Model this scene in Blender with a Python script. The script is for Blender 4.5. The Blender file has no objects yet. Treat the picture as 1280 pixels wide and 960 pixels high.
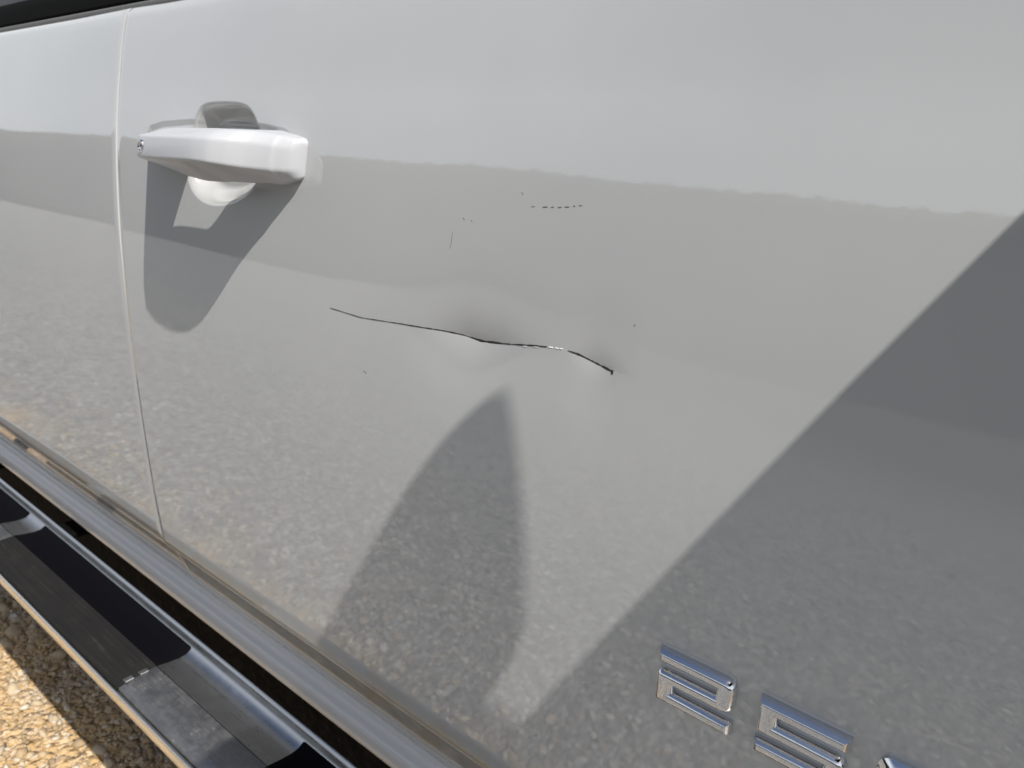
import bpy, bmesh, math, random
import numpy as np
from mathutils import Vector, Matrix
random.seed(7); rng = np.random.default_rng(7)
S = bpy.context.scene
COL = S.collection
R_ = math.radians
H = 1.2          # height of the lens above the ground
D = 0.45         # distance of the lens from the door skin
# The truck stands along X (front towards +X); its flank is near y = 0, the viewer stands at y < 0.

# ------------------------------------------------------------------ camera
ROT = np.array([[0.76959277, 0.22963655, -0.59581375],
                [0.63676167, -0.20650666, 0.74289271],
                [0.04755581, -0.95111621, -0.30514979]])   # columns: right, down, forward
cam_d = bpy.data.cameras.new('camera'); cam = bpy.data.objects.new('camera', cam_d); COL.objects.link(cam)
m = Matrix.Identity(4)
for i in range(3):
    m[i][0] = ROT[i][0]; m[i][1] = -ROT[i][1]; m[i][2] = -ROT[i][2]
m[0][3], m[1][3], m[2][3] = 0.0, -D, H
cam.matrix_world = m
cam_d.sensor_width = 36; cam_d.lens = 27.0
cam_d.clip_start = 0.01; cam_d.clip_end = 2000
cam_d.dof.use_dof = True; cam_d.dof.focus_distance = 0.62; cam_d.dof.aperture_fstop = 11
S.camera = cam

# ------------------------------------------------------------------ light
TR = Vector((-0.518, 0.208, -0.830)).normalized()      # direction in which sunlight travels
sun_d = bpy.data.lights.new('sun', 'SUN'); sun_d.energy = 5.0; sun_d.angle = R_(0.53); sun_d.color = (1.0, 0.965, 0.91)
sun = bpy.data.objects.new('sun', sun_d); COL.objects.link(sun)
sun.rotation_euler = TR.to_track_quat('-Z', 'Y').to_euler(); sun.location = (3, -2, 6)
W = bpy.data.worlds.new('World'); S.world = W; W.use_nodes = True
nt = W.node_tree; bg = nt.nodes['Background']
sky = nt.nodes.new('ShaderNodeTexSky'); sky.sky_type = 'NISHITA'; sky.sun_disc = False
sky.sun_elevation = math.asin(-TR.z); sky.sun_rotation = math.atan2(-TR.x, -TR.y)
sky.dust_density = 2.0; sky.air_density = 1.0
bg.inputs[1].default_value = 0.08
# bright summer haze and thin cloud over the lower part of the sky, clear blue overhead
tc = nt.nodes.new('ShaderNodeTexCoord'); sx = nt.nodes.new('ShaderNodeSeparateXYZ'); nt.links.new(tc.outputs['Generated'], sx.inputs[0])
hz = nt.nodes.new('ShaderNodeMapRange'); hz.interpolation_type = 'SMOOTHSTEP'
hz.inputs[1].default_value = .36; hz.inputs[2].default_value = .70; hz.inputs[3].default_value = 1.; hz.inputs[4].default_value = .0
nt.links.new(sx.outputs[2], hz.inputs[0])
cn = nt.nodes.new('ShaderNodeTexNoise'); cn.inputs['Scale'].default_value = 2.6; cn.inputs['Detail'].default_value = 7; nt.links.new(tc.outputs['Generated'], cn.inputs['Vector'])
cm = nt.nodes.new('ShaderNodeMapRange'); cm.inputs[1].default_value = .25; cm.inputs[2].default_value = .75; cm.inputs[3].default_value = .55; cm.inputs[4].default_value = 1.
nt.links.new(cn.outputs[0], cm.inputs[0])
ml_ = nt.nodes.new('ShaderNodeMath'); ml_.operation = 'MULTIPLY'; nt.links.new(hz.outputs[0], ml_.inputs[0]); nt.links.new(cm.outputs[0], ml_.inputs[1])
mxs = nt.nodes.new('ShaderNodeMix'); mxs.data_type = 'RGBA'; nt.links.new(ml_.outputs[0], mxs.inputs[0]); nt.links.new(sky.outputs[0], mxs.inputs[6]); mxs.inputs[7].default_value = (11.6, 12.2, 13.0, 1)
nt.links.new(mxs.outputs[2], bg.inputs[0])
S.view_settings.view_transform = 'Standard'; S.view_settings.look = 'None'
S.view_settings.exposure = 0.19; S.view_settings.gamma = 1.0

# ------------------------------------------------------------------ materials
def mat(name, base=(.8, .8, .8), rough=.5, metal=0., coat=0., coat_rough=.03, spec=.5):
    M = bpy.data.materials.new(name); M.use_nodes = True
    b = M.node_tree.nodes['Principled BSDF']
    b.inputs['Base Color'].default_value = (*base, 1); b.inputs['Roughness'].default_value = rough
    b.inputs['Metallic'].default_value = metal; b.inputs['Coat Weight'].default_value = coat
    b.inputs['Coat Roughness'].default_value = coat_rough; b.inputs['Specular IOR Level'].default_value = spec
    return M
def N(M, t, **kw):
    n = M.node_tree.nodes.new(t)
    for k, v in kw.items():
        if k in n.inputs: n.inputs[k].default_value = v
        else: setattr(n, k, v)
    return n
def L(M, a, b): M.node_tree.links.new(a, b)
def bsdf(M): return M.node_tree.nodes['Principled BSDF']
def pos(M): return N(M, 'ShaderNodeNewGeometry').outputs['Position']
def noise(M, scale, detail=4, rough=.55, vec=None, dim='3D'):
    n = N(M, 'ShaderNodeTexNoise', Scale=scale, Detail=detail, Roughness=rough)
    L(M, vec or pos(M), n.inputs['Vector']); return n
def ramp(M, src, stops):
    r = N(M, 'ShaderNodeValToRGB'); e = r.color_ramp.elements
    while len(e) < len(stops): e.new(.5)
    for i, (p, c) in enumerate(stops):
        e[i].position = p; e[i].color = (*c, 1) if len(c) == 3 else c
    L(M, src, r.inputs[0]); return r
def mathn(M, op, a, b=None):
    n = N(M, 'ShaderNodeMath', operation=op)
    for i, v in enumerate((a, b)):
        if v is None: continue
        if isinstance(v, (int, float)): n.inputs[i].default_value = v
        else: L(M, v, n.inputs[i])
    return n.outputs[0]
def mixc(M, f, a, b):
    n = N(M, 'ShaderNodeMix', data_type='RGBA')
    for s, v in ((n.inputs[0], f), (n.inputs[6], a), (n.inputs[7], b)):
        if isinstance(v, (int, float)): s.default_value = v
        elif isinstance(v, tuple): s.default_value = (*v, 1)
        else: L(M, v, s)
    return n.outputs[2]
def bump(M, height, dist, strength=1., target='Normal'):
    b = N(M, 'ShaderNodeBump', Strength=strength, Distance=dist)
    L(M, height, b.inputs['Height']); L(M, b.outputs[0], bsdf(M).inputs[target]); return b

# white two-stage paint, dirt film along the lower edge, tiny specks
PAINT = mat('white_paint', (.5, .5, .5), .55, coat=1.0, coat_rough=.03)
bsdf(PAINT).inputs['Coat IOR'].default_value = 1.85
M = PAINT
sep = N(M, 'ShaderNodeSeparateXYZ'); L(M, pos(M), sep.inputs[0])
mr = N(M, 'ShaderNodeMapRange'); mr.inputs[1].default_value = .69; mr.inputs[2].default_value = .622; L(M, sep.outputs[2], mr.inputs[0])
dn = noise(M, 26, 6, .65)
dirt = mathn(M, 'MULTIPLY', mr.outputs[0], ramp(M, dn.outputs[0], [(.38, (0, 0, 0)), (.72, (1, 1, 1))]).outputs[0])
film = noise(M, 3.2, 4); fl = ramp(M, film.outputs[0], [(.35, (.405, .413, .413)), (.7, (.435, .438, .436))])
vor = N(M, 'ShaderNodeTexVoronoi', Scale=85.0); L(M, pos(M), vor.inputs['Vector'])
spk = mathn(M, 'LESS_THAN', vor.outputs['Distance'], .035)
spk = mathn(M, 'MULTIPLY', spk, mathn(M, 'GREATER_THAN', noise(M, 9, 2).outputs[0], .56))
c1 = mixc(M, mathn(M, 'MULTIPLY', dirt, .75), fl.outputs[0], (.40, .32, .21))
ml = N(M, 'ShaderNodeMapRange'); ml.inputs[1].default_value = .640; ml.inputs[2].default_value = .630; L(M, sep.outputs[2], ml.inputs[0])
low = mathn(M, 'GREATER_THAN', sep.outputs[2], .6255)
c1 = mixc(M, mathn(M, 'MULTIPLY', mathn(M, 'MULTIPLY', ml.outputs[0], low), ramp(M, noise(M, 60, 5).outputs[0], [(.3, (.25, .25, .25)), (.6, (.85, .85, .85))]).outputs[0]), c1, (.62, .50, .33))
c2 = mixc(M, mathn(M, 'MULTIPLY', spk, .35), c1, (.38, .37, .35))
L(M, c2, bsdf(M).inputs['Base Color'])
cr = ramp(M, noise(M, 7, 5).outputs[0], [(.3, (.022, .022, .022)), (.75, (.038, .038, .038))])
L(M, cr.outputs[0], bsdf(M).inputs['Coat Roughness'])
bump(M, noise(M, 260, 2).outputs[0], .000010, 1, 'Coat Normal')

HANDLE = mat('handle_paint', (.44, .45, .47), .45, coat=.5, coat_rough=.15)
bump(HANDLE, noise(HANDLE, 400, 2).outputs[0], .00003, 1)
ROCKER = mat('rocker_paint', (.62, .62, .61), .45, coat=.6, coat_rough=.12)
TRIM = mat('bright_trim', (.88, .87, .85), .16, 1.0)
CHROME = mat('chrome', (.72, .73, .75), .03, 1.0)
bump(CHROME, noise(CHROME, 120, 3).outputs[0], .00012, 1)
STEEL = mat('brushed_steel', (.50, .51, .53), .3, 1.0)
M = STEEL
mp = N(M, 'ShaderNodeMapping'); mp.inputs['Scale'].default_value = (3, 260, 260); L(M, pos(M), mp.inputs[0])
g = noise(M, 1.0, 3, .6, mp.outputs[0])
sc = noise(M, 30, 8, .75)
L(M, ramp(M, mathn(M, 'MULTIPLY', g.outputs[0], sc.outputs[0]), [(.15, (.26, .26, .26)), (.4, (.40, .40, .40))]).outputs[0], bsdf(M).inputs['Roughness'])
L(M, ramp(M, sc.outputs[0], [(.3, (.40, .41, .43)), (.62, (.44, .45, .47)), (.78, (.56, .56, .56))]).outputs[0], bsdf(M).inputs['Base Color'])
bump(M, g.outputs[0], .0001, .3)
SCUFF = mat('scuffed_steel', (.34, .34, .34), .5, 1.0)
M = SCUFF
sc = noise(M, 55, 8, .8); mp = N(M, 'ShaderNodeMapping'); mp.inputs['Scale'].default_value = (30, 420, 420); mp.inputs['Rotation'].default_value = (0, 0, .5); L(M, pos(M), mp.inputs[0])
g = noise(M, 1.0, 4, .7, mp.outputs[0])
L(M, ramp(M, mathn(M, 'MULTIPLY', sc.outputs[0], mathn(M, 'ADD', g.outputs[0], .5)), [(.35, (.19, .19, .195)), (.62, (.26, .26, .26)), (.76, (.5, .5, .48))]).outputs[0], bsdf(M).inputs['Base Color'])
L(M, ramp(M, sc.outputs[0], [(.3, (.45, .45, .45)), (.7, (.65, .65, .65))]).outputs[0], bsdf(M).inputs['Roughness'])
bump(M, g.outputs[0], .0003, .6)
SHADED_RUBBER = mat('shaded_black_rubber', (.0025, .0025, .004), .8, spec=.05)  # inner pad half: shade put into the colour as a deeper black
SUNLIT_WORN = mat('sunlit_worn_rubber', (.03, .028, .028), .85, spec=.2)  # outer pad half: wear streaks, with sunlight put into the lighter tone
M = SUNLIT_WORN
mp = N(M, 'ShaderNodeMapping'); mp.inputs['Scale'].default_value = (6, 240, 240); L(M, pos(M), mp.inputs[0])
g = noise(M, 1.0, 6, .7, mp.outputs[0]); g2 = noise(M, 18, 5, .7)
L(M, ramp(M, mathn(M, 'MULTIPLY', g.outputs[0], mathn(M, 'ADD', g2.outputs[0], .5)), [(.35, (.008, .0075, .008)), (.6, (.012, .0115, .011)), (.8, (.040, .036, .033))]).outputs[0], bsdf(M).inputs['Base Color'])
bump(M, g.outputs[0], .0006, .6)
BLACK = mat('black_trim', (.004, .004, .004), .8, spec=.05)
DARK = mat('dark_underbody', (.012, .012, .012), .9, spec=.1)
CHASSIS = mat('muddy_chassis', (.012, .012, .012), .95, spec=.1)
M = CHASSIS
L(M, ramp(M, noise(M, 70, 8, .75).outputs[0], [(.45, (.006, .006, .006)), (.62, (.018, .016, .014)), (.75, (.11, .10, .085))]).outputs[0], bsdf(M).inputs['Base Color'])
bump(M, noise(M, 90, 6, .7).outputs[0], .006, .8)
GLASS = mat('tinted_glass', (.003, .003, .004), .06, spec=.06)
CRACKM = mat('cracked_paint_edge', (.030, .028, .024), .8, spec=.2)
FLECK = mat('white_primer', (.85, .85, .83), .7)
SCRATCH = mat('scratch_grey', (.16, .16, .155), .7)
GASKET = mat('grey_gasket', (.13, .13, .13), .7)
MIRROR = mat('mirror_glass', (.8, .8, .8), .01, 1.0)
TYRE = mat('tyre_rubber', (.02, .02, .02), .85)

GRAVEL = mat('gravel', (.4, .33, .24), .95, spec=.2)
M = GRAVEL
v1 = N(M, 'ShaderNodeTexVoronoi', Scale=55.0); L(M, pos(M), v1.inputs['Vector'])
v2 = N(M, 'ShaderNodeTexVoronoi', Scale=120.0); L(M, pos(M), v2.inputs['Vector'])
sepc = N(M, 'ShaderNodeSeparateColor'); L(M, v1.outputs['Color'], sepc.inputs[0])
a = ramp(M, sepc.outputs[0], [(0, (.07, .066, .06)), (.35, (.22, .21, .195)), (.7, (.36, .35, .33)), (1, (.66, .65, .62))])
sp_ = N(M, 'ShaderNodeSeparateXYZ'); L(M, pos(M), sp_.inputs[0])
pf = ramp(M, mathn(M, 'ADD', mathn(M, 'MULTIPLY', mathn(M, 'ABSOLUTE', mathn(M, 'ADD', sp_.outputs[1], .10)), -.85), noise(M, 2.6, 7, .65).outputs[0]), [(.12, (0, 0, 0)), (.42, (1, 1, 1))])
big0 = ramp(M, noise(M, 1.3, 6, .6).outputs[0], [(.3, (.18, .176, .168)), (.7, (.31, .305, .297))])
big = N(M, 'ShaderNodeMix', data_type='RGBA'); L(M, pf.outputs[0], big.inputs[0]); L(M, big0.outputs[0], big.inputs[6]); big.inputs[7].default_value = (.66, .43, .19, 1)
fac = mathn(M, 'SUBTRACT', .62, mathn(M, 'MULTIPLY', pf.outputs[0], .34))
L(M, mixc(M, mathn(M, 'SUBTRACT', 1., fac), a.outputs[0], big.outputs[2]), bsdf(M).inputs['Base Color'])
lot = mathn(M, 'ADD', 4.2, mathn(M, 'MULTIPLY', mathn(M, 'MAXIMUM', mathn(M, 'MULTIPLY', mathn(M, 'ADD', sp_.outputs[0], 1.5), -1.), 0.), .70))
out_ = mathn(M, 'SUBTRACT', mathn(M, 'MULTIPLY', sp_.outputs[1], -1.), lot)
gm = N(M, 'ShaderNodeMapRange'); gm.interpolation_type = 'SMOOTHSTEP'; gm.inputs[1].default_value = -1.6; gm.inputs[2].default_value = 3.5
L(M, mathn(M, 'ADD', out_, mathn(M, 'MULTIPLY', mathn(M, 'SUBTRACT', noise(M, .9, 7, .7).outputs[0], .5), 4.)), gm.inputs[0])
old = bsdf(M).inputs['Base Color'].links[0].from_socket
grass = ramp(M, noise(M, 6, 6, .7).outputs[0], [(.3, (.06, .06, .045)), (.7, (.14, .135, .105))])
L(M, mixc(M, gm.outputs[0], old, grass.outputs[0]), bsdf(M).inputs['Base Color'])
hh = mathn(M, 'ADD', v1.outputs['Distance'], mathn(M, 'MULTIPLY', v2.outputs['Distance'], .4))
bump(M, mathn(M, 'MULTIPLY', hh, -1.), .02, .9)
STONE = mat('stone', (.42, .37, .3), .9, spec=.25)
M = STONE
oi = N(M, 'ShaderNodeAttribute'); oi.attribute_name = 'tone'
a = ramp(M, oi.outputs['Fac'], [(0, (.14, .11, .075)), (.3, (.30, .21, .12)), (.6, (.32, .28, .22)), (.85, (.38, .36, .33)), (1, (.56, .54, .50))])
ow = N(M, 'ShaderNodeAttribute'); ow.attribute_name = 'warm'
grey = ramp(M, oi.outputs['Fac'], [(0, (.05, .05, .047)), (.5, (.27, .265, .255)), (1, (.72, .71, .69))])
a = N(M, 'ShaderNodeMix', data_type='RGBA'); L(M, ow.outputs['Fac'], a.inputs[0]); L(M, grey.outputs[0], a.inputs[6])
L(M, ramp(M, oi.outputs['Fac'], [(0, (.24, .16, .08)), (.3, (.50, .34, .17)), (.6, (.55, .43, .27)), (.85, (.60, .51, .38)), (1, (.72, .64, .50))]).outputs[0], a.inputs[7])
L(M, mixc(M, .25, a.outputs[2], ramp(M, noise(M, 160, 5, .7).outputs[0], [(.3, (.17, .145, .115)), (.7, (.44, .42, .38))]).outputs[0]), bsdf(M).inputs['Base Color'])
bump(M, noise(M, 300, 4, .7).outputs[0], .002, .6)
WOOD = mat('wooded_slope', (.06, .07, .035), .95, spec=.1)
M = WOOD
L(M, ramp(M, noise(M, .6, 8, .7).outputs[0], [(.35, (.04, .042, .032)), (.65, (.10, .099, .076))]).outputs[0], bsdf(M).inputs['Base Color'])

# ------------------------------------------------------------------ builders
def empty(name, loc, label=None, cat=None):
    o = bpy.data.objects.new(name, None); COL.objects.link(o); o.location = loc; o.empty_display_size = .1
    if label: o['label'] = label
    if cat: o['category'] = cat
    return o
def worldloc(o):
    v = Vector(o.location)
    while o.parent: o = o.parent; v += Vector(o.location)
    return v
def mk(name, verts, faces, material, parent=None, smooth=True, label=None, recalc=True, mats=None, fmat=None):
    """verts given relative to the lens height (z = 0 at the lens) -> one mesh object, origin at its own centre"""
    V = np.asarray(verts, float).copy(); V[:, 2] += H
    c = (V.min(0) + V.max(0)) / 2
    me = bpy.data.meshes.new(name); me.from_pydata((V - c).tolist(), [], [tuple(int(i) for i in f) for f in faces]); me.update()
    if recalc:
        b = bmesh.new(); b.from_mesh(me); bmesh.ops.recalc_face_normals(b, faces=b.faces); b.to_mesh(me); b.free()
    if smooth: me.polygons.foreach_set('use_smooth', np.ones(len(me.polygons), bool))
    for mm in (mats or [material]): me.materials.append(mm)
    if fmat is not None: me.polygons.foreach_set('material_index', np.asarray(fmat, np.int32))
    o = bpy.data.objects.new(name, me); COL.objects.link(o)
    o.location = Vector(c)
    if parent:
        o.parent = parent; o.location = Vector(c) - worldloc(parent)
    if label: o['label'] = label
    return o
def loft(rings, closed=True, caps=True):
    n = len(rings[0]); V = [p for r in rings for p in r]; F = []
    for i in range(len(rings) - 1):
        for j in range(n if closed else n - 1):
            k = (j + 1) % n
            F.append((i * n + j, i * n + k, (i + 1) * n + k, (i + 1) * n + j))
    if caps and closed:
        F.append(tuple(range(n))[::-1]); F.append(tuple((len(rings) - 1) * n + j for j in range(n)))
    return V, F
def extrude_x(prof, xs):
    return [[(x, y, z) for (y, z) in prof] for x in xs]
def rbox(x0, x1, y0, y1, z0, z1, r, seg=3):
    b = bmesh.new(); bmesh.ops.create_cube(b, size=1)
    for v in b.verts: v.co = Vector(((x0 + x1) / 2 + v.co.x * (x1 - x0), (y0 + y1) / 2 + v.co.y * (y1 - y0), (z0 + z1) / 2 + v.co.z * (z1 - z0)))
    if r > 0: bmesh.ops.bevel(b, geom=b.edges[:] , offset=r, segments=seg, affect='EDGES', profile=.5)
    b.verts.index_update()
    V = [tuple(v.co) for v in b.verts]; F = [[v.index for v in f.verts] for f in b.faces]; b.free(); return V, F
def autosmooth(o, deg=35):
    b = bmesh.new(); b.from_mesh(o.data)
    for e in b.edges:
        if len(e.link_faces) == 2 and e.calc_face_angle(0) > R_(deg): e.smooth = False
    b.to_mesh(o.data); b.free()

# door skin: y as a function of height (barrel curve), plus every dent and pressing
SZ = np.array([-.66, -.57, -.50, -.40, -.32, -.25, -.18, -.12, -.06, .0, .06, .12, .20])
SS = np.array([-.055, -.055, -.052, -.036, -.008, .034, .085, .127, .158, .190, .222, .262, .30])
_z = np.linspace(-.66, .20, 1723); _s = np.interp(_z, SZ, SS)
k = np.hanning(91); k /= k.sum(); _s = np.convolve(np.concatenate([np.full(45, _s[0]), _s, np.full(45, _s[-1])]), k, 'valid')
_y = np.cumsum(_s) * (_z[1] - _z[0]); _y += .0005 - np.interp(-.571, _z, _y)
def prof(z): return np.interp(z, _z, _y)

def ray(u, v): return ROT @ np.array([u - 640., v - 480., 960.])
def at_y(u, v, y):
    d = ray(u, v); return d * ((D + y) / d[1])
def on_door(u, v, p=0.):
    """point of the door skin (moved out by p) that lies on a line of sight"""
    y = -p
    for _ in range(12):
        q = at_y(u, v, y); y = float(prof(q[2])) - p
    q = at_y(u, v, y); return np.array([q[0], y, q[2]])

def sdf(px, pz, poly):
    """signed distance to polygon, negative inside"""
    poly = np.asarray(poly); d = np.full(px.shape, 1e9); ins = np.zeros(px.shape, bool)
    for i in range(len(poly)):
        a = poly[i]; b = poly[(i + 1) % len(poly)]; e = b - a
        t = np.clip(((px - a[0]) * e[0] + (pz - a[1]) * e[1]) / (e @ e), 0, 1)
        d = np.minimum(d, np.hypot(px - a[0] - t * e[0], pz - a[1] - t * e[1]))
        c = ((a[1] > pz) != (b[1] > pz)) & (px < (b[0] - a[0]) * (pz - a[1]) / (b[1] - a[1] + 1e-12) + a[0]); ins ^= c
    return np.where(ins, -d, d)
def sstep(x, a, b):
    t = np.clip((x - a) / (b - a), 0, 1); return t * t * (3 - 2 * t)

crack_px = [(413, 385), (450, 397), (500, 405), (548, 414), (572, 420), (595, 428), (625, 431), (665, 432.5), (682, 434), (703, 437), (720, 443), (742, 455), (763, 465)]
CR = np.array([on_door(*p) for p in crack_px])
_ext = np.linspace(CR[0, 0], CR[-1, 0], 400)
_zc = np.interp(_ext, CR[:, 0], CR[:, 2]); k = np.hanning(17); k /= k.sum()
_zc = np.convolve(np.concatenate([2 * _zc[0] - _zc[8:0:-1], _zc, 2 * _zc[-1] - _zc[-2:-10:-1]]), k, 'valid')
def zcrack(x): return np.interp(x, _ext, _zc)
ZC0 = float(zcrack(CR[6, 0]))
XA = float(on_door(588, 425)[0]); XB = float(on_door(742, 455)[0])
bowl = [on_door(*p)[[0, 2]] for p in ((243, 158), (249, 138), (258, 131), (282, 130), (305, 132), (315, 142), (322, 160), (327, 190), (322, 224), (308, 242), (290, 252), (268, 255), (250, 248), (238, 232), (232, 200))]
def chaikin(p):
    for _ in range(3):
        p = np.array(p); q = np.roll(p, -1, 0); p = np.stack([.75 * p + .25 * q, .25 * p + .75 * q], 1).reshape(-1, 2)
    return p
bowl = chaikin(bowl)
base_out = [on_door(*p)[[0, 2]] for p in ((186, 168), (188, 159), (203, 154), (237, 151), (330, 157), (355, 163), (366, 172), (373, 187), (373, 206), (367, 226), (358, 233), (340, 236), (300, 233), (228, 226), (200, 218), (187, 205))]
def disp(x, z):
    """inward movement of the skin, metres"""
    d = z - zcrack(x)
    dn_ = np.abs(d)
    A = .0058 * np.exp(-((x - XA) / .048) ** 2) + .0006 * sstep(x, CR[0, 0] - .02, CR[0, 0] + .05) * (1 - sstep(x, CR[-1, 0], CR[-1, 0] + .02))
    B = .0026 * np.exp(-((x - XB) / .020) ** 2)
    v = np.where(d > 0, A * np.exp(-dn_ / .021) + B * np.exp(-dn_ / .017), A * np.exp(-dn_ / .030) + B * np.exp(-dn_ / .020))
    # broad shallow hollow around the crease, soft waves in the sheet
    v += .0010 * np.exp(-((x + .40) / .13) ** 2 - ((z + .20) / .09) ** 2)
    v += .00012 * np.sin(x * 9 + 1.3) * np.sin(z * 7 + .4) + .00003 * np.sin(x * 23 + z * 11)
    s = sdf(x, z, bowl); v = v + .021 * (1 - sstep(s, -.017, .003))
    s2 = sdf(x, z, base_out); v = v + .0012 * (1 - sstep(s2, -.004, .002)) * sstep(z, -.050, -.030)
    return v

# ------------------------------------------------------------------ setting
def ground():
    n = 60; g = np.sinh(np.linspace(-5.6, 5.6, n)) ; g = g / g.max() * 300
    X, Y = np.meshgrid(g - .8, g, indexing='ij')
    V = np.stack([X.ravel(), Y.ravel(), np.full(X.size, -H)], 1)
    F = [(i * n + j, (i + 1) * n + j, (i + 1) * n + j + 1, i * n + j + 1) for i in range(n - 1) for j in range(n - 1)]
    o = mk('ground', V, F, GRAVEL, smooth=True, recalc=False); o['kind'] = 'structure'; return o
ground()
def hills():
    """a low ring of far hills, and a wooded bank that runs parallel to the parked truck"""
    n = 220; th = np.linspace(0, 2 * math.pi, n, endpoint=False); rows = []
    hgt = 9 + 2.0 * np.sin(th * 5 + 1) + 1.3 * np.sin(th * 13 + 2) + rng.normal(0, .4, n)
    for r, k in ((150, 0), (165, .5), (190, .9), (230, 1.0)):
        rows.append([(r * math.cos(t), r * math.sin(t), -H - .1 + h * k) for t, h in zip(th, hgt)])
    V, F = loft(rows, True, False); o = mk('hills', V, F, WOOD); o['kind'] = 'structure'
    xs = np.linspace(-110, 60, 1701); rows = []
    top = 7.7 + .05 * np.sin(xs * .21) + .04 * np.sin(xs * .63 + 1) + 0
    for y, k in ((-18.5, 0), (-18.8, .3), (-19.2, .62), (-19.8, .9), (-21, 1.0), (-26, 1.02), (-40, .8)):
        rows.append([(x, y + rng.normal(0, .15), -H - .1 + t * k + (rng.normal(0, .12) if 0 < k < .85 else rng.normal(0, .05) if k > .85 else 0)) for x, t in zip(xs, top)])
    V, F = loft(rows, False, False); o = mk('wooded_bank', V, F, WOOD); o['kind'] = 'structure'
hills()

def gravel_stones():
    ico = bmesh.new(); bmesh.ops.create_icosphere(ico, subdivisions=1, radius=1)
    bv = np.array([v.co for v in ico.verts]); bf = np.array([[v.index for v in f.verts] for f in ico.faces]); ico.free()
    sets = []
    def lay(n, x0, x1, y0, y1, smin, smax, pw):
        s = smin + (smax - smin) * rng.random(n) ** pw
        sets.append(np.stack([rng.uniform(x0, x1, n), rng.uniform(y0, y1, n), s], 1))
    lay(16000, -2.6, -.5, -.25, .75, .002, .008, 2.0)
    lay(1300, -2.6, -.5, -.25, .75, .007, .022, 3.0)
    lay(15000, -3.2, 1.2, -2.0, -.25, .004, .013, 2.0)
    lay(30000, -7, 1.5, -4.5, -.25, .004, .014, 2.2)
    P = np.concatenate(sets); warm = np.clip(1.35 - np.abs(P[:, 1] + .05) * 1.55 + rng.normal(0, .25, len(P)), 0, 1); n = len(P)
    jit = 1 + rng.normal(0, .24, (n, len(bv), 1)); sc = rng.uniform(.55, 1.2, (n, 1, 3)); sc[:, :, 2] *= .62
    q = bv[None] * jit * sc * P[:, None, 2:3]
    a = rng.uniform(0, 2 * math.pi, n); c, s = np.cos(a)[:, None], np.sin(a)[:, None]
    x = q[..., 0] * c - q[..., 1] * s; y = q[..., 0] * s + q[..., 1] * c
    tl = rng.normal(0, .35, (n, 1)); z = q[..., 2] + x * tl
    V = np.stack([x + P[:, 0:1], y + P[:, 1:2], z + P[:, 2:3] * .12], -1).reshape(-1, 3)
    F = (bf[None] + (np.arange(n) * len(bv))[:, None, None]).reshape(-1, 3)
    me = bpy.data.meshes.new('gravel_stones')
    me.vertices.add(len(V)); me.vertices.foreach_set('co', V.ravel())
    me.loops.add(F.size); me.loops.foreach_set('vertex_index', F.ravel().astype(np.int32))
    me.polygons.add(len(F)); me.polygons.foreach_set('loop_start', np.arange(0, F.size, 3, dtype=np.int32))
    me.update(calc_edges=True)
    at = me.attributes.new('tone', 'FLOAT', 'POINT'); at.data.foreach_set('value', np.repeat(rng.random(n), len(bv)))
    at = me.attributes.new('warm', 'FLOAT', 'POINT'); at.data.foreach_set('value', np.repeat(warm, len(bv)))
    me.materials.append(STONE)
    o = bpy.data.objects.new('gravel_stones', me); COL.objects.link(o); o['kind'] = 'stuff'
    o['label'] = 'loose tan and grey gravel on the ground below the running board'; o['category'] = 'gravel'
gravel_stones()

# ------------------------------------------------------------------ the truck
truck = empty('pickup_truck', (-.4, .95, 0), 'white pickup truck with a creased and cracked front door panel', 'pickup truck')

seam_px = [(165, 9), (157, 50), (150, 100), (147, 150), (147.5, 200), (151, 270), (155, 340), (163, 420), (174, 500), (189, 590), (207, 684)]
SM = np.array([on_door(*p) for p in seam_px]); SM = SM[np.argsort(SM[:, 2])]
_sp = np.polyfit(SM[:, 2], SM[:, 0], 4)
def seam_shift(X, z):
    """the shut line leans and bows: how far the skin's columns near it move along the truck"""
    z = np.clip(z, -.60, .13)
    return (np.polyval(_sp, z) - XS) * np.where(X > XS, 1 - sstep(X, XS, XS + .03), 1 - sstep(-X, -XS, -XS + .25))
XS, XF = -.980, .330

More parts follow.
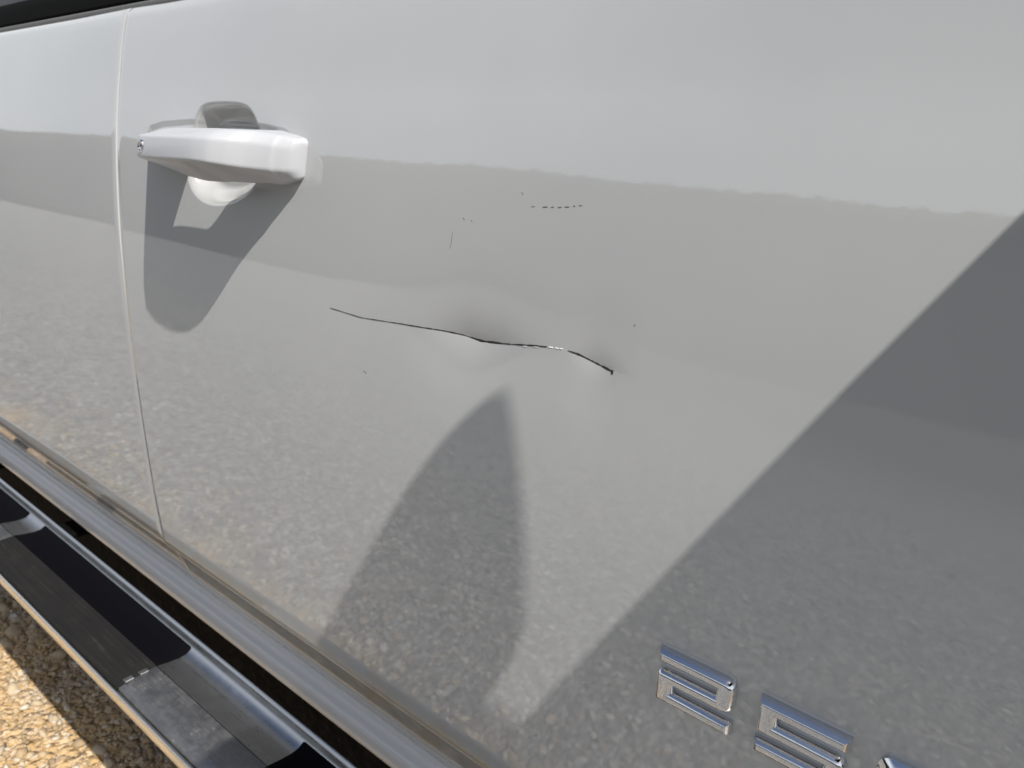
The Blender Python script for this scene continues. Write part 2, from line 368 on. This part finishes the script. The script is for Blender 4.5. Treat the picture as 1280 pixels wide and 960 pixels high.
def skin_rows(extra_z):
    """rows from the turned-in lower hem up to the rolled window edge; (z, y offset relative to prof or absolute)"""
    rows = []
    y0 = float(prof(-.571))
    for y, z in ((.075, -.655), (.043, -.658), (.040, -.655), (.031, -.632), (.021, -.606), (.0130, -.5875), (.0085, -.5785), (.0050, -.5745), (.0022, -.5728), (.0006, -.5718)):
        rows.append((y0 + y, z, True))
    for z in extra_z: rows.append((None, z, False))
    yb = float(prof(.112))
    for dy, z in ((.0018, .1165), (.0040, .1195), (.0075, .1213), (.013, .1216), (.030, .1210)):
        rows.append((yb + dy, z, True))
    return rows
def door(name, parent, xs, zs, roll0, roll1, dented, material=PAINT, label=None):
    """xs ascending; roll0/roll1: turn the skin in at the rear / front edge"""
    cols = []
    r = .0015
    if roll0: cols += [(xs[0] - r, .03), (xs[0] - r, .0035), (xs[0] - r * .86, .0014), (xs[0] - r * .5, .0004)]
    cols += [(x, 0.) for x in xs]
    if roll1: cols += [(xs[-1] + r * .5, .0004), (xs[-1] + r * .86, .0014), (xs[-1] + r, .0035), (xs[-1] + r, .03)]
    rows = skin_rows(zs)
    X = np.array([c[0] for c in cols]); IN = np.array([c[1] for c in cols])
    V = np.zeros((len(rows), len(cols), 3))
    for i, (y, z, absl) in enumerate(rows):
        if absl: Z = np.full(len(X), z); Yv = np.full(len(X), y)
        else:
            Z = np.full(len(X), z)
            if dented:
                w = max(0., 1 - abs(z - ZC0) / .085); w = w * w * (3 - 2 * w)
                fade = sstep(X, CR[0, 0] - .16, CR[0, 0]) * (1 - sstep(X, CR[-1, 0], CR[-1, 0] + .16))
                Z = Z + w * (zcrack(X) - ZC0) * fade
            Yv = prof(Z)
            if dented: Yv = Yv + disp(X, Z)
            else: Yv = Yv + .0022 * float(sstep(np.array(-z), .12, .30)) + .0003 * np.sin(X * 9 + 1.3) * np.sin(Z * 7 + .4)
        if z > .03: Z = Z + .021 * (X + 1.42) * float(sstep(np.array(z), .03, .112))
        if absl and not dented and z < 0: Yv = Yv + .0022
        V[i, :, 0] = X + seam_shift(X, z); V[i, :, 1] = Yv + IN; V[i, :, 2] = Z
    nr, nc = V.shape[:2]; idx = np.arange(nr * nc).reshape(nr, nc)
    F = np.stack([idx[:-1, :-1], idx[:-1, 1:], idx[1:, 1:], idx[1:, :-1]], -1).reshape(-1, 4)
    return mk(name, V.reshape(-1, 3), F, material, parent, recalc=False, label=label)
def steps(*seg):
    out = []
    for a, b, s in seg: out += list(np.arange(a, b - 1e-6, s))
    out.append(seg[-1][1]); return np.array(out)
zs_f = np.concatenate([steps((-.571, -.27, .006), (-.27, ZC0 - .03, .0025)), steps((ZC0 - .03, ZC0, .0012))[1:], steps((ZC0, ZC0 + .03, .0012))[1:], steps((ZC0 + .03, .04, .0014), (.04, .112, .004))[1:]])
xs_f = steps((XS, -.955, .005), (-.955, -.60, .0015), (-.60, -.56, .003), (-.56, -.24, .0013), (-.24, -.2, .004), (-.2, XF, .02))
front_door = door('front_door', truck, xs_f, zs_f, True, True, True, label='front door with a long cracked crease and dent')
zs_p = steps((-.571, .112, .012))
rear_door = door('rear_door', truck, steps((-2.02, XS - .0060, .02)), zs_p, True, True, False)
# front wing and cab rear flank, beyond the picture's edges
wheel_c, wheel_r = (.86, -H + .40), .49
def wing():
    xs = steps((XF + .009, 1.55, .015)); zs = steps((-.64, .11, .012)); V = []; F = []
    n = len(zs)
    for x in xs:
        dx = abs(x - wheel_c[0]); lo = wheel_c[1] + math.sqrt(wheel_r ** 2 - dx ** 2) if dx < wheel_r else -.64
        for k, z in enumerate(zs):
            zz = lo + (zs[-1] - lo) * k / (n - 1)
            V.append((x, float(prof(zz)) + .06 * max(0, x - 1.1) ** 2, zz))
    for i in range(len(xs) - 1):
        for j in range(n - 1): F.append((i * n + j, (i + 1) * n + j, (i + 1) * n + j + 1, i * n + j + 1))
    return mk('front_wing', V, F, PAINT, truck, recalc=False)
wing()
V, F = loft([[(x, float(prof(z)) + .002, z) for z in steps((-.64, .11, .03))] for x in (-2.9, -2.5, -2.03)], False, False)
mk('bed_side', V, F, PAINT, truck)
# inner body, floor, far flank and roof close the shell so that no light leaks under or through it
V, F = rbox(-2.9, 1.5, .092, 1.83, -.70, .09, .02); mk('body_shell', V, F, DARK, truck, label='dark inner body behind the door gaps')
V, F = rbox(-2.9, 1.2, .125, .21, -.97, -.69, .012); mk('light_block_rail', V, F, CHASSIS, truck)  # rail added outboard of its true place, blackens the gap and blocks light
V, F = rbox(-2.9, 1.2, 1.47, 1.56, -.88, -.68, .01); mk('light_block_rail', V, F, DARK, truck)
V, F = rbox(-2.3, -.2, .47, .95, -.95, -.69, .05); mk('light_block_tank', V, F, DARK, truck)  # unseen box added to cut the light reaching the ground underneath
V, F = rbox(-2.9, 1.5, 1.85, 1.90, -.64, .11, .02); mk('far_flank', V, F, PAINT, truck)
V, F = rbox(.36, 1.5, .06, 1.84, .105, .16, .03); mk('bonnet', V, F, PAINT, truck)
V, F = rbox(-2.0, -.25, .22, 1.68, .60, .66, .03); mk('roof', V, F, PAINT, truck)
for xx, x2 in ((-1.02, -.98), (-2.02, -1.95), (.20, -.24)):
    V, F = loft([[(xx - .03, .086, .12), (xx + .03, .086, .12), (xx + .03, .115, .12), (xx - .03, .115, .12)],
                 [(x2 - .03, .22, .62), (x2 + .03, .22, .62), (x2 + .03, .25, .62), (x2 - .03, .25, .62)]])
    mk('roof_pillar', V, F, BLACK, truck, smooth=False)
def window(xa, xb, xc, xd, parent):
    V, F = loft([[(xa, .078, .10), (xa, .084, .10), (xb, .084, .10), (xb, .078, .10)], [(xc, .222, .61), (xc, .228, .61), (xd, .228, .61), (xd, .222, .61)]])
    mk('window', V, F, GLASS, parent, smooth=False)
window(-1.96, -1.045, -1.9, -1.01, rear_door); window(-.995, .18, -.955, -.26, front_door)
YB = float(prof(.112)) - .0215
def belt(x0, x1, parent):
    p = [(.0365, .1225), (.0345, .1250), (.0345, .1278), (.0365, .1300)]
    V, F = loft(extrude_x([(y + YB, z) for y, z in p + [(.050, .1300), (.050, .1225)]], (x0, x1))); V = [(x, y, z + .021 * (x + 1.42)) for x, y, z in V]; o = mk('belt_strip', V, F, GASKET, parent); autosmooth(o)
    p = [(.0370, .1302), (.0350, .1330), (.0390, .150), (.0440, .162), (.0470, .1645), (.058, .1645), (.058, .1302)]
    V, F = loft(extrude_x([(y + YB, z) for y, z in p], (x0, x1))); V = [(x, y, z + .021 * (x + 1.42)) for x, y, z in V]; o = mk('belt_moulding', V, F, BLACK, parent); autosmooth(o)
xb = float(np.polyval(_sp, .12)); belt(-2.0, xb - .040, rear_door); belt(xb - .037, .30, front_door)

# rocker panel
p = [(.075, -.646), (.046, -.648), (.035, -.649), (.0310, -.652), (.0290, -.6575), (.0255, -.6605), (.0180, -.6645), (.0160, -.669), (.0150, -.677), (.0150, -.685), (.0175, -.691), (.023, -.695), (.032, -.697), (.060, -.702), (.075, -.702)]
q = []
p = [(y + .022, z - .024) for y, z in p]
for i in range(len(p) - 1):
    for k in range(3): q.append((p[i][0] + (p[i + 1][0] - p[i][0]) * k / 3, p[i][1] + (p[i + 1][1] - p[i][1]) * k / 3))
q.append(p[-1])
V, F = loft(extrude_x(q, np.linspace(-2.6, .36, 12)), False, False); mk('rocker_panel', V, F, ROCKER, truck)

# running board
def board():
    b = empty('running_board', (0, 0, 0)); b.parent = truck; b.location = Vector((-.9, -.05, H - .72)) - worldloc(truck)
    b['label'] = 'polished steel running board with black step pads'
    xs = np.linspace(-2.3, .25, 18)
    outer = [(-.1085, -.7260), (-.1080, -.7205), (-.090, -.7175), (-.070, -.7160), (-.0565, -.7155)]
    inner = [(-.0555, -.7157), (-.040, -.7185), (-.024, -.7205), (-.013, -.7195), (-.006, -.715), (-.001, -.708), (.0015, -.700), (.003, -.700), (.003, -.745)]
    def strip(name, pr, m):
        V, F = loft(extrude_x(pr, xs), False, False); return mk(name, V, F, m, b)
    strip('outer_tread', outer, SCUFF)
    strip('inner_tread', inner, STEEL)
    rim = [(-.1115, -.7205), (-.1150, -.7192), (-.1160, -.7196), (-.1164, -.7208), (-.1138, -.7415), (-.1126, -.7430), (-.1100, -.7430), (-.1100, -.7260)]
    V, F = loft(extrude_x(rim, xs)); mk('edge_trim', V, F, TRIM, b)
    und = [(-.1112, -.7375), (-.10, -.752), (-.02, -.752), (.0025, -.746), (.0025, -.738), (-.1112, -.730)]
    V, F = loft(extrude_x(und, (-2.3, .25))); mk('underside', V, F, DARK, b, smooth=False)
    for x0, x1 in ((-2.25, -1.50), (-1.432, -.918), (-.655, -.14)):
        po = [(-.1098, -.7200), (-.1080, -.7180), (-.090, -.7150), (-.070, -.7135), (-.0570, -.7130), (-.0570, -.7165), (-.070, -.718), (-.1098, -.7240)]
        pi = [(-.0566, -.7130), (-.040, -.7160), (-.024, -.7180), (-.013, -.7170), (-.0055, -.7125), (-.0035, -.7165), (-.013, -.722), (-.024, -.7235), (-.0566, -.718)]
        xx = [x0, x0 + .003] + list(np.linspace(x0 + .03, x1 - .03, 4)) + [x1 - .003, x1]
        def grow(pr):
            out = []
            for i, x in enumerate(xx):
                dz = -.0018 if i in (0, len(xx) - 1) else 0
                out.append([(x, y, z + dz) for y, z in pr])
            return out
        V, F = loft(grow(po)); o = mk('step_pad', V, F, SUNLIT_WORN, b, label='worn outer half of the step pad, sunlit tone painted in'); autosmooth(o, 50)
        V, F = loft(grow(pi)); o = mk('step_pad', V, F, SHADED_RUBBER, b, label='black inner half of the step pad, shade painted in'); autosmooth(o, 50)
        for yy in (-.100, -.080):
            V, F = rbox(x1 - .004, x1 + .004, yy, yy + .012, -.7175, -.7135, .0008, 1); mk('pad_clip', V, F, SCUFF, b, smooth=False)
    for x in (-1.9, -1.47, -.2):
        V, F = rbox(x - .03, x + .03, -.06, .30, -.765, -.753, .003, 1); mk('bracket', V, F, BLACK, b, smooth=False)
board()

# door handle
def handle():
    st_u = np.array([172, 200, 235, 258, 283, 308, 340, 360, 376.])
    st_p = np.array([.0710, .0755, .0750, .0690, .0565, .0420, .0265, .0170, .0100])
    top = lambda u: np.interp(u, [171, 181.5, 200, 235.5, 294, 341, 364, 373, 377], [166, 158, 157.3, 158, 161.5, 168.6, 173, 180, 187])
    cha = lambda u: np.interp(u, [171, 247, 317.5, 375, 377], [167.6, 171, 178, 187, 190])
    fbt = lambda u: np.interp(u, [171, 235, 317.5, 375, 377], [196.7, 200, 211, 215.5, 215])
    low = lambda u: np.interp(u, [171, 196, 228, 317, 336, 364, 375, 377], [200, 213, 221, 227.5, 230.7, 226, 218, 216])
    st = []
    for u in np.concatenate([np.linspace(168.5, 340, 40), np.linspace(342, 358, 12)]):
        p = float(np.interp(u, st_u, st_p))
        a = on_door(u, cha(u), p); b = on_door(u, fbt(u), p)
        t = on_door(u, top(u), p * .80); lo = on_door(u, low(u), p * .42)
        st.append([a[0], p, t[2], a[2], b[2], lo[2]])
    st = np.array(st)
    # rear end slopes back to the skin
    n = 14; s0 = st[0]; pre = []
    for k in range(n, 0, -1):
        f = k / n; x = s0[0] - .112 * f; p = s0[1] * (1 - f) ** 1.0 ; zc = (s0[3] + s0[4]) / 2
        sh = 1 - .25 * f ** 2
        pre.append([x, max(p, -.001), zc + (s0[2] - zc) * sh, zc + (s0[3] - zc) * sh, zc + (s0[4] - zc) * sh, zc + (s0[5] - zc - .006 * f) * sh])
    e = st[-1]; post = []
    for k in range(1, 11):
        a = k / 10 * math.pi / 2; zc = (e[3] + e[4]) / 2; sh = 1 - .35 * (1 - math.cos(a))
        post.append([e[0] + .0085 * math.sin(a), e[1] * math.cos(a) - .003 * math.sin(a), zc + (e[2] - zc) * sh, zc + (e[3] - zc) * sh, zc + (e[4] - zc) * sh, zc + (e[5] - zc) * sh])
    st = np.array(pre + st.tolist() + post)
    for c in range(1, 6):
        a = st[:, c].copy()
        for _ in range(5 if c > 1 else 12): a[1:-1] = (a[:-2] + 2 * a[1:-1] + a[2:]) / 4
        st[:, c] = a
    gx0, gx1 = -.850, -.682
    rings = []
    for x, p, zt, zc, zf, zl in st:
        g = float(sstep(np.array(x), gx0, gx0 + .022) * (1 - sstep(np.array(x), gx1 - .06, gx1)))
        inn = (-.004) * (1 - g) + min(.043, p - .014) * g
        inn = min(inn, p - .0005)
        corners = [(inn, zt + .001 * (1 - g) - .002 * g), (max(inn, p * .80), zt), (p, zc), (p, zf), (max(inn, p * .42), zl), (inn, zl + .002)]
        rad = [.001, .006, .0030, .0028, .0065, .001]
        ring = []
        m_ = len(corners)
        for i, c in enumerate(corners):
            c = np.array(c); a = np.array(corners[i - 1]); b = np.array(corners[(i + 1) % m_])
            da, db = a - c, b - c; la, lb = np.linalg.norm(da) + 1e-9, np.linalg.norm(db) + 1e-9
            r = min(rad[i], la * .45, lb * .45); A = c + da / la * r; B = c + db / lb * r
            for t in (0, .25, .5, .75, 1): ring.append((1 - t) ** 2 * A + 2 * t * (1 - t) * c + t * t * B)
        rings.append([(x, float(prof(z)) - pp, z) for pp, z in ring])
    V, F = loft(rings)
    mk('door_handle', V, F, HANDLE, front_door, label='white pull handle casting a long shadow')
    # lock at the rear end of the handle
    c = on_door(177, 183, .0705)
    ring = []
    for r, o in ((.0068, .004), (.0068, -.0012), (.0060, -.0020), (.0046, -.0020), (.0040, .0012)):
        ring.append([(c[0] + r * math.cos(t) * .8, c[1] + o, c[2] + r * math.sin(t)) for t in np.linspace(0, 2 * math.pi, 24, endpoint=False)])
    V, F = loft(ring, True, False); mk('lock_ring', V, F, CHROME, front_door)
    ring = [[(c[0] + r * math.cos(t) * .8, c[1] + o, c[2] + r * math.sin(t)) for t in np.linspace(0, 2 * math.pi, 20, endpoint=False)] for r, o in ((.0040, .0011), (.0039, .0005))]
    V, F = loft(ring); mk('lock_cylinder', V, F, BLACK, front_door, smooth=False)
handle()

# crack, flecks and scratches, lying on the skin
def surf(x, z, p): return (x, float(prof(z) + disp(np.array(x), np.array(z))) - p, z)
def ribbon(pts, widths, p=.00035):
    """pts: (x, z); a thin raised strip with a rounded back"""
    pts = np.array(pts); t = np.gradient(pts, axis=0); t /= np.linalg.norm(t, axis=1)[:, None] + 1e-12
    nn = np.stack([-t[:, 1], t[:, 0]], 1); rings = []
    for (x, z), (nx, nz), w in zip(pts, nn, widths):
        rings.append([surf(x + nx * w * f, z + nz * w * f, p * g) for f, g in ((-.5, -.4), (-.25, 1), (.25, 1), (.5, -.4))])
    return loft(rings, True, True)
def dense(px, n):
    q = np.array([on_door(*p)[[0, 2]] for p in px]); s = np.concatenate([[0], np.cumsum(np.hypot(*np.diff(q, axis=0).T))])
    ss = np.linspace(0, s[-1], n); return np.stack([np.interp(ss, s, q[:, 0]), np.interp(ss, s, q[:, 1])], 1)
x0, x1 = CR[0, 0], CR[8, 0]
xs = np.linspace(x0, x1, 170); zz = zcrack(xs)
w = np.interp(xs, [x0, CR[2, 0], CR[4, 0], CR[5, 0], CR[6, 0], CR[7, 0], x1], [.0006, .0009, .0015, .0021, .0019, .0016, .0010])
w = w * (.85 + .45 * np.convolve(rng.normal(0, 1, len(xs)), np.ones(4) / 4, 'same'))
V, F = ribbon(np.stack([xs, zz], 1), np.maximum(w, .0004)); mk('crack', V, F, CRACKM, front_door, label='long dark crack along the crease')
xs = np.linspace(CR[9, 0] + .004, CR[12, 0], 70); zz = zcrack(xs)
w = np.interp(xs, [xs[0], CR[10, 0], CR[12, 0]], [.0006, .0014, .0019]) * (.85 + .45 * np.convolve(rng.normal(0, 1, len(xs)), np.ones(4) / 4, 'same'))
pts = np.stack([xs, zz], 1)
V, F = ribbon(pts, np.maximum(w, .0004)); mk('crack', V, F, CRACKM, front_door, label='short dark crack towards the front end of the crease')
V, F = ribbon(dense([(763.5, 463.5), (762.5, 468.5)], 6), [.0022] * 6); mk('crack', V, F, CRACKM, front_door)
for a, b, wd in ((684, 690, .0010), (692, 697, .0008), (698, 702, .0009), (664, 671, .0007), (650, 656, .0006)):
    va = float(np.interp(a, [p[0] for p in crack_px], [p[1] for p in crack_px])); vb = float(np.interp(b, [p[0] for p in crack_px], [p[1] for p in crack_px]))
    k = 1.6 if a < 680 else 0
    V, F = ribbon(dense([(a, va + k), (b, vb + k)], 8), wd * np.array([.4, .8, 1.1, 1, .8, 1, .8, .3])); mk('paint_fleck', V, F, FLECK, front_door)
for a, b, v, wd in ((664, 669, 258.3, .0006), (678.5, 685, 258.8, .0013), (689, 692.5, 259, .0012), (697.5, 702.5, 259.3, .0012), (706, 712, 258.8, .0013), (716.5, 719.5, 257.7, .0011), (724, 728, 257, .0010)):
    V, F = ribbon(dense([(a, v), (b, v - .3)], 6), wd * np.array([.4, 1, 1.1, 1, .9, .4]), .0002); mk('scratch', V, F, SCRATCH, front_door)
for px, wd in (([(579, 272), (580.5, 275)], .0007), ([(589, 275), (590, 277)], .0007), ([(566, 289), (564, 302), (562, 311)], .0005), ([(454, 463.5), (458, 467)], .0011), ([(402, 69.5), (403.5, 71)], .0010), ([(793, 405), (793.5, 408)], .0009), ([(652, 240), (654, 243)], .0006)):
    V, F = ribbon(dense(px, 6), wd * np.array([.4, 1, 1.1, 1, .9, .4]), .0002); mk('scratch', V, F, SCRATCH, front_door)

# chrome badge digits
def digit(pts, name, x0, z0, label):
    """pts: outline in metres on the door (x right, z up), counter-clockwise; bevelled chrome slab glued on the skin"""
    P = np.array(pts); n = len(P); e = np.roll(P, -1, 0) - P; e /= np.linalg.norm(e, axis=1)[:, None]
    nrm = np.stack([-e[:, 1], e[:, 0]], 1)                       # inward for a counter-clockwise outline
    mit = nrm + np.roll(nrm, 1, 0); mit /= (mit * mit).sum(1)[:, None] / 2
    rings = []
    for ins, y in ((0, 0), (0, -.0024), (.0005, -.0042), (.0015, -.0062), (.0029, -.0076), (.0040, -.0081)):
        rings.append([(x0 + x, float(prof(z0 + z)) + y + .0004, z0 + z) for x, z in P + mit * ins])
    V, F = loft(rings)
    o = mk('badge_digit', V, F, CHROME, front_door, label=label); autosmooth(o, 30); return o
def arc(cx, cz, r, a0, a1, n=5): return [(cx + r * math.cos(t), cz + r * math.sin(t)) for t in np.linspace(R_(a0), R_(a1), n)]
w_, h_, t_ = .0585, .0435, .0110; g_ = (h_ - 3 * t_) / 2; r_ = .0075; sd = .014
def two():
    zb, zm, zt = 0, t_ + g_, 2 * t_ + 2 * g_
    return [(0, 0), (w_, 0), (w_, t_), (sd, t_), (sd, zm)] + [(w_ - r_, zm)] + arc(w_ - r_, zm + r_, r_, -90, 0)[1:] + arc(w_ - r_, h_ - r_, r_, 0, 90) + \
           [(0, h_), (0, zt), (w_ - sd, zt), (w_ - sd, zm + t_)] + arc(r_ * .6, zm + t_ - r_ * .6, r_ * .6, 90, 180)
def five():
    zm, zt = t_ + g_, 2 * t_ + 2 * g_
    return [(0, 0), (w_ - r_, 0)] + arc(w_ - r_, r_, r_, -90, 0)[1:] + arc(w_ - r_, zm + t_ - r_, r_, 0, 90) + [(sd, zm + t_), (sd, zt), (w_, zt), (w_, h_), (0, h_), (0, zm), (w_ - sd, zm), (w_ - sd, t_), (0, t_)]
bx, bz = float(on_door(820, 880)[0]), float(on_door(820, 866)[2])
pitch = .0745
digit(two(), 'd', bx, bz, 'chrome digit 2 of the badge')
digit(five(), 'd', bx + pitch, bz, 'chrome digit 5 of the badge')
def zero(x0, label):
    out = arc(w_ - r_, r_, r_, -90, 0) + arc(w_ - r_, h_ - r_, r_, 0, 90) + arc(r_, h_ - r_, r_, 90, 180) + arc(r_, r_, r_, 180, 270)
    k = .002; i0, i1, j0, j1 = sd, w_ - sd, t_ + .001, h_ - t_ - .001
    inn = []
    for (x, z) in out:
        fx = (x - w_ / 2) / (w_ / 2); fz = (z - h_ / 2) / (h_ / 2)
        inn.append((w_ / 2 + fx * (i1 - i0) / 2, h_ / 2 + fz * (j1 - j0) / 2))
    rings = []
    def lerp(a, b, t): return [(p[0] + (q[0] - p[0]) * t, p[1] + (q[1] - p[1]) * t) for p, q in zip(a, b)]
    for t, y in ((0, .0), (0, -.0035), (.32, -.0078), (.38, -.0082), (.62, -.0082), (.68, -.0078), (1, -.0035), (1, .0)):
        rings.append([(x0 + x, float(prof(bz + z)) + y + .0004, bz + z) for x, z in lerp(out, inn, t)])
    V, F = loft(rings, True, False); o = mk('badge_digit', V, F, CHROME, front_door, label=label); autosmooth(o, 22)
zero(bx + 2 * pitch, 'chrome digit 0 of the badge beside the 5'); zero(bx + 3 * pitch, 'last chrome digit 0 of the badge')

# towing mirror ahead of the picture: its foot and head throw the two shadows on the door
mir = empty('side_mirror', (0, 0, 0)); mir.parent = truck; mir.location = Vector((.2, 0, H + .2)) - worldloc(truck); mir['label'] = 'side mirror on the front edge of the door'
def rrect(x, y0, y1, z0, z1, r):
    out = []
    for cy, cz, a in ((y1 - r, z1 - r, 0), (y0 + r, z1 - r, 90), (y0 + r, z0 + r, 180), (y1 - r, z0 + r, 270)):
        out += [(x, cy + r * math.cos(t), cz + r * math.sin(t)) for t in np.linspace(R_(a), R_(a + 90), 7)]
    return out
def arm_ring(y, x0):
    return [(x, y, z) for (x, _, z) in [(q[1], 0, q[2]) for q in rrect(0, x0, .36, .07, .25, .018)]]
V, F = loft([arm_ring(.04, .110), arm_ring(-.05, .1105), arm_ring(-.09, .1125), arm_ring(-.13, .1165), arm_ring(-.17, .1225), arm_ring(-.21, .1300), arm_ring(-.34, .142)]); mk('mirror_arm', V, F, BLACK, mir)
V, F = loft([rrect(.043, -.46, -.172, .178, .515, .055), rrect(.049, -.463, -.168, .175, .518, .055), rrect(.060, -.461, -.172, .180, .513, .055), rrect(.10, -.450, -.225, .26, .495, .06), rrect(.15, -.42, -.25, .29, .46, .06), rrect(.185, -.37, -.29, .33, .42, .03)])
V = [(x, y + .010 - (z - .178) * .036, z) for x, y, z in V]; o = mk('mirror_housing', V, F, PAINT, mir); autosmooth(o, 40)
V, F = loft([rrect(.0418, -.448, -.190, .195, .500, .04), rrect(.0427, -.448, -.190, .195, .500, .04)])
mk('mirror_glass', V, F, MIRROR, mir, smooth=False)
V, F = rbox(.064, .36, -.42, -.188, .21, .262, .016); mk('mirror_bracket', V, F, BLACK, mir)

# front wheel
def wheel():
    w = empty('wheel', (0, 0, 0)); w.parent = truck; w.location = Vector((wheel_c[0], .17, .40)) - worldloc(truck)
    def rev(name, pr, m):
        rings = [[(wheel_c[0] + r * math.cos(t), y, wheel_c[1] + r * math.sin(t)) for r, y in pr] for t in np.linspace(0, 2 * math.pi, 48)]
        V, F = loft(rings, False, False); mk(name, V, F, m, w)
    rev('tyre', [(.24, .06), (.27, .045), (.34, .04), (.385, .06), (.40, .10), (.40, .26), (.38, .31), (.24, .32)], TYRE)
    rev('rim', [(.245, .06), (.235, .075), (.22, .12), (.12, .10), (.06, .07), (.001, .065)], CHROME)
wheel()
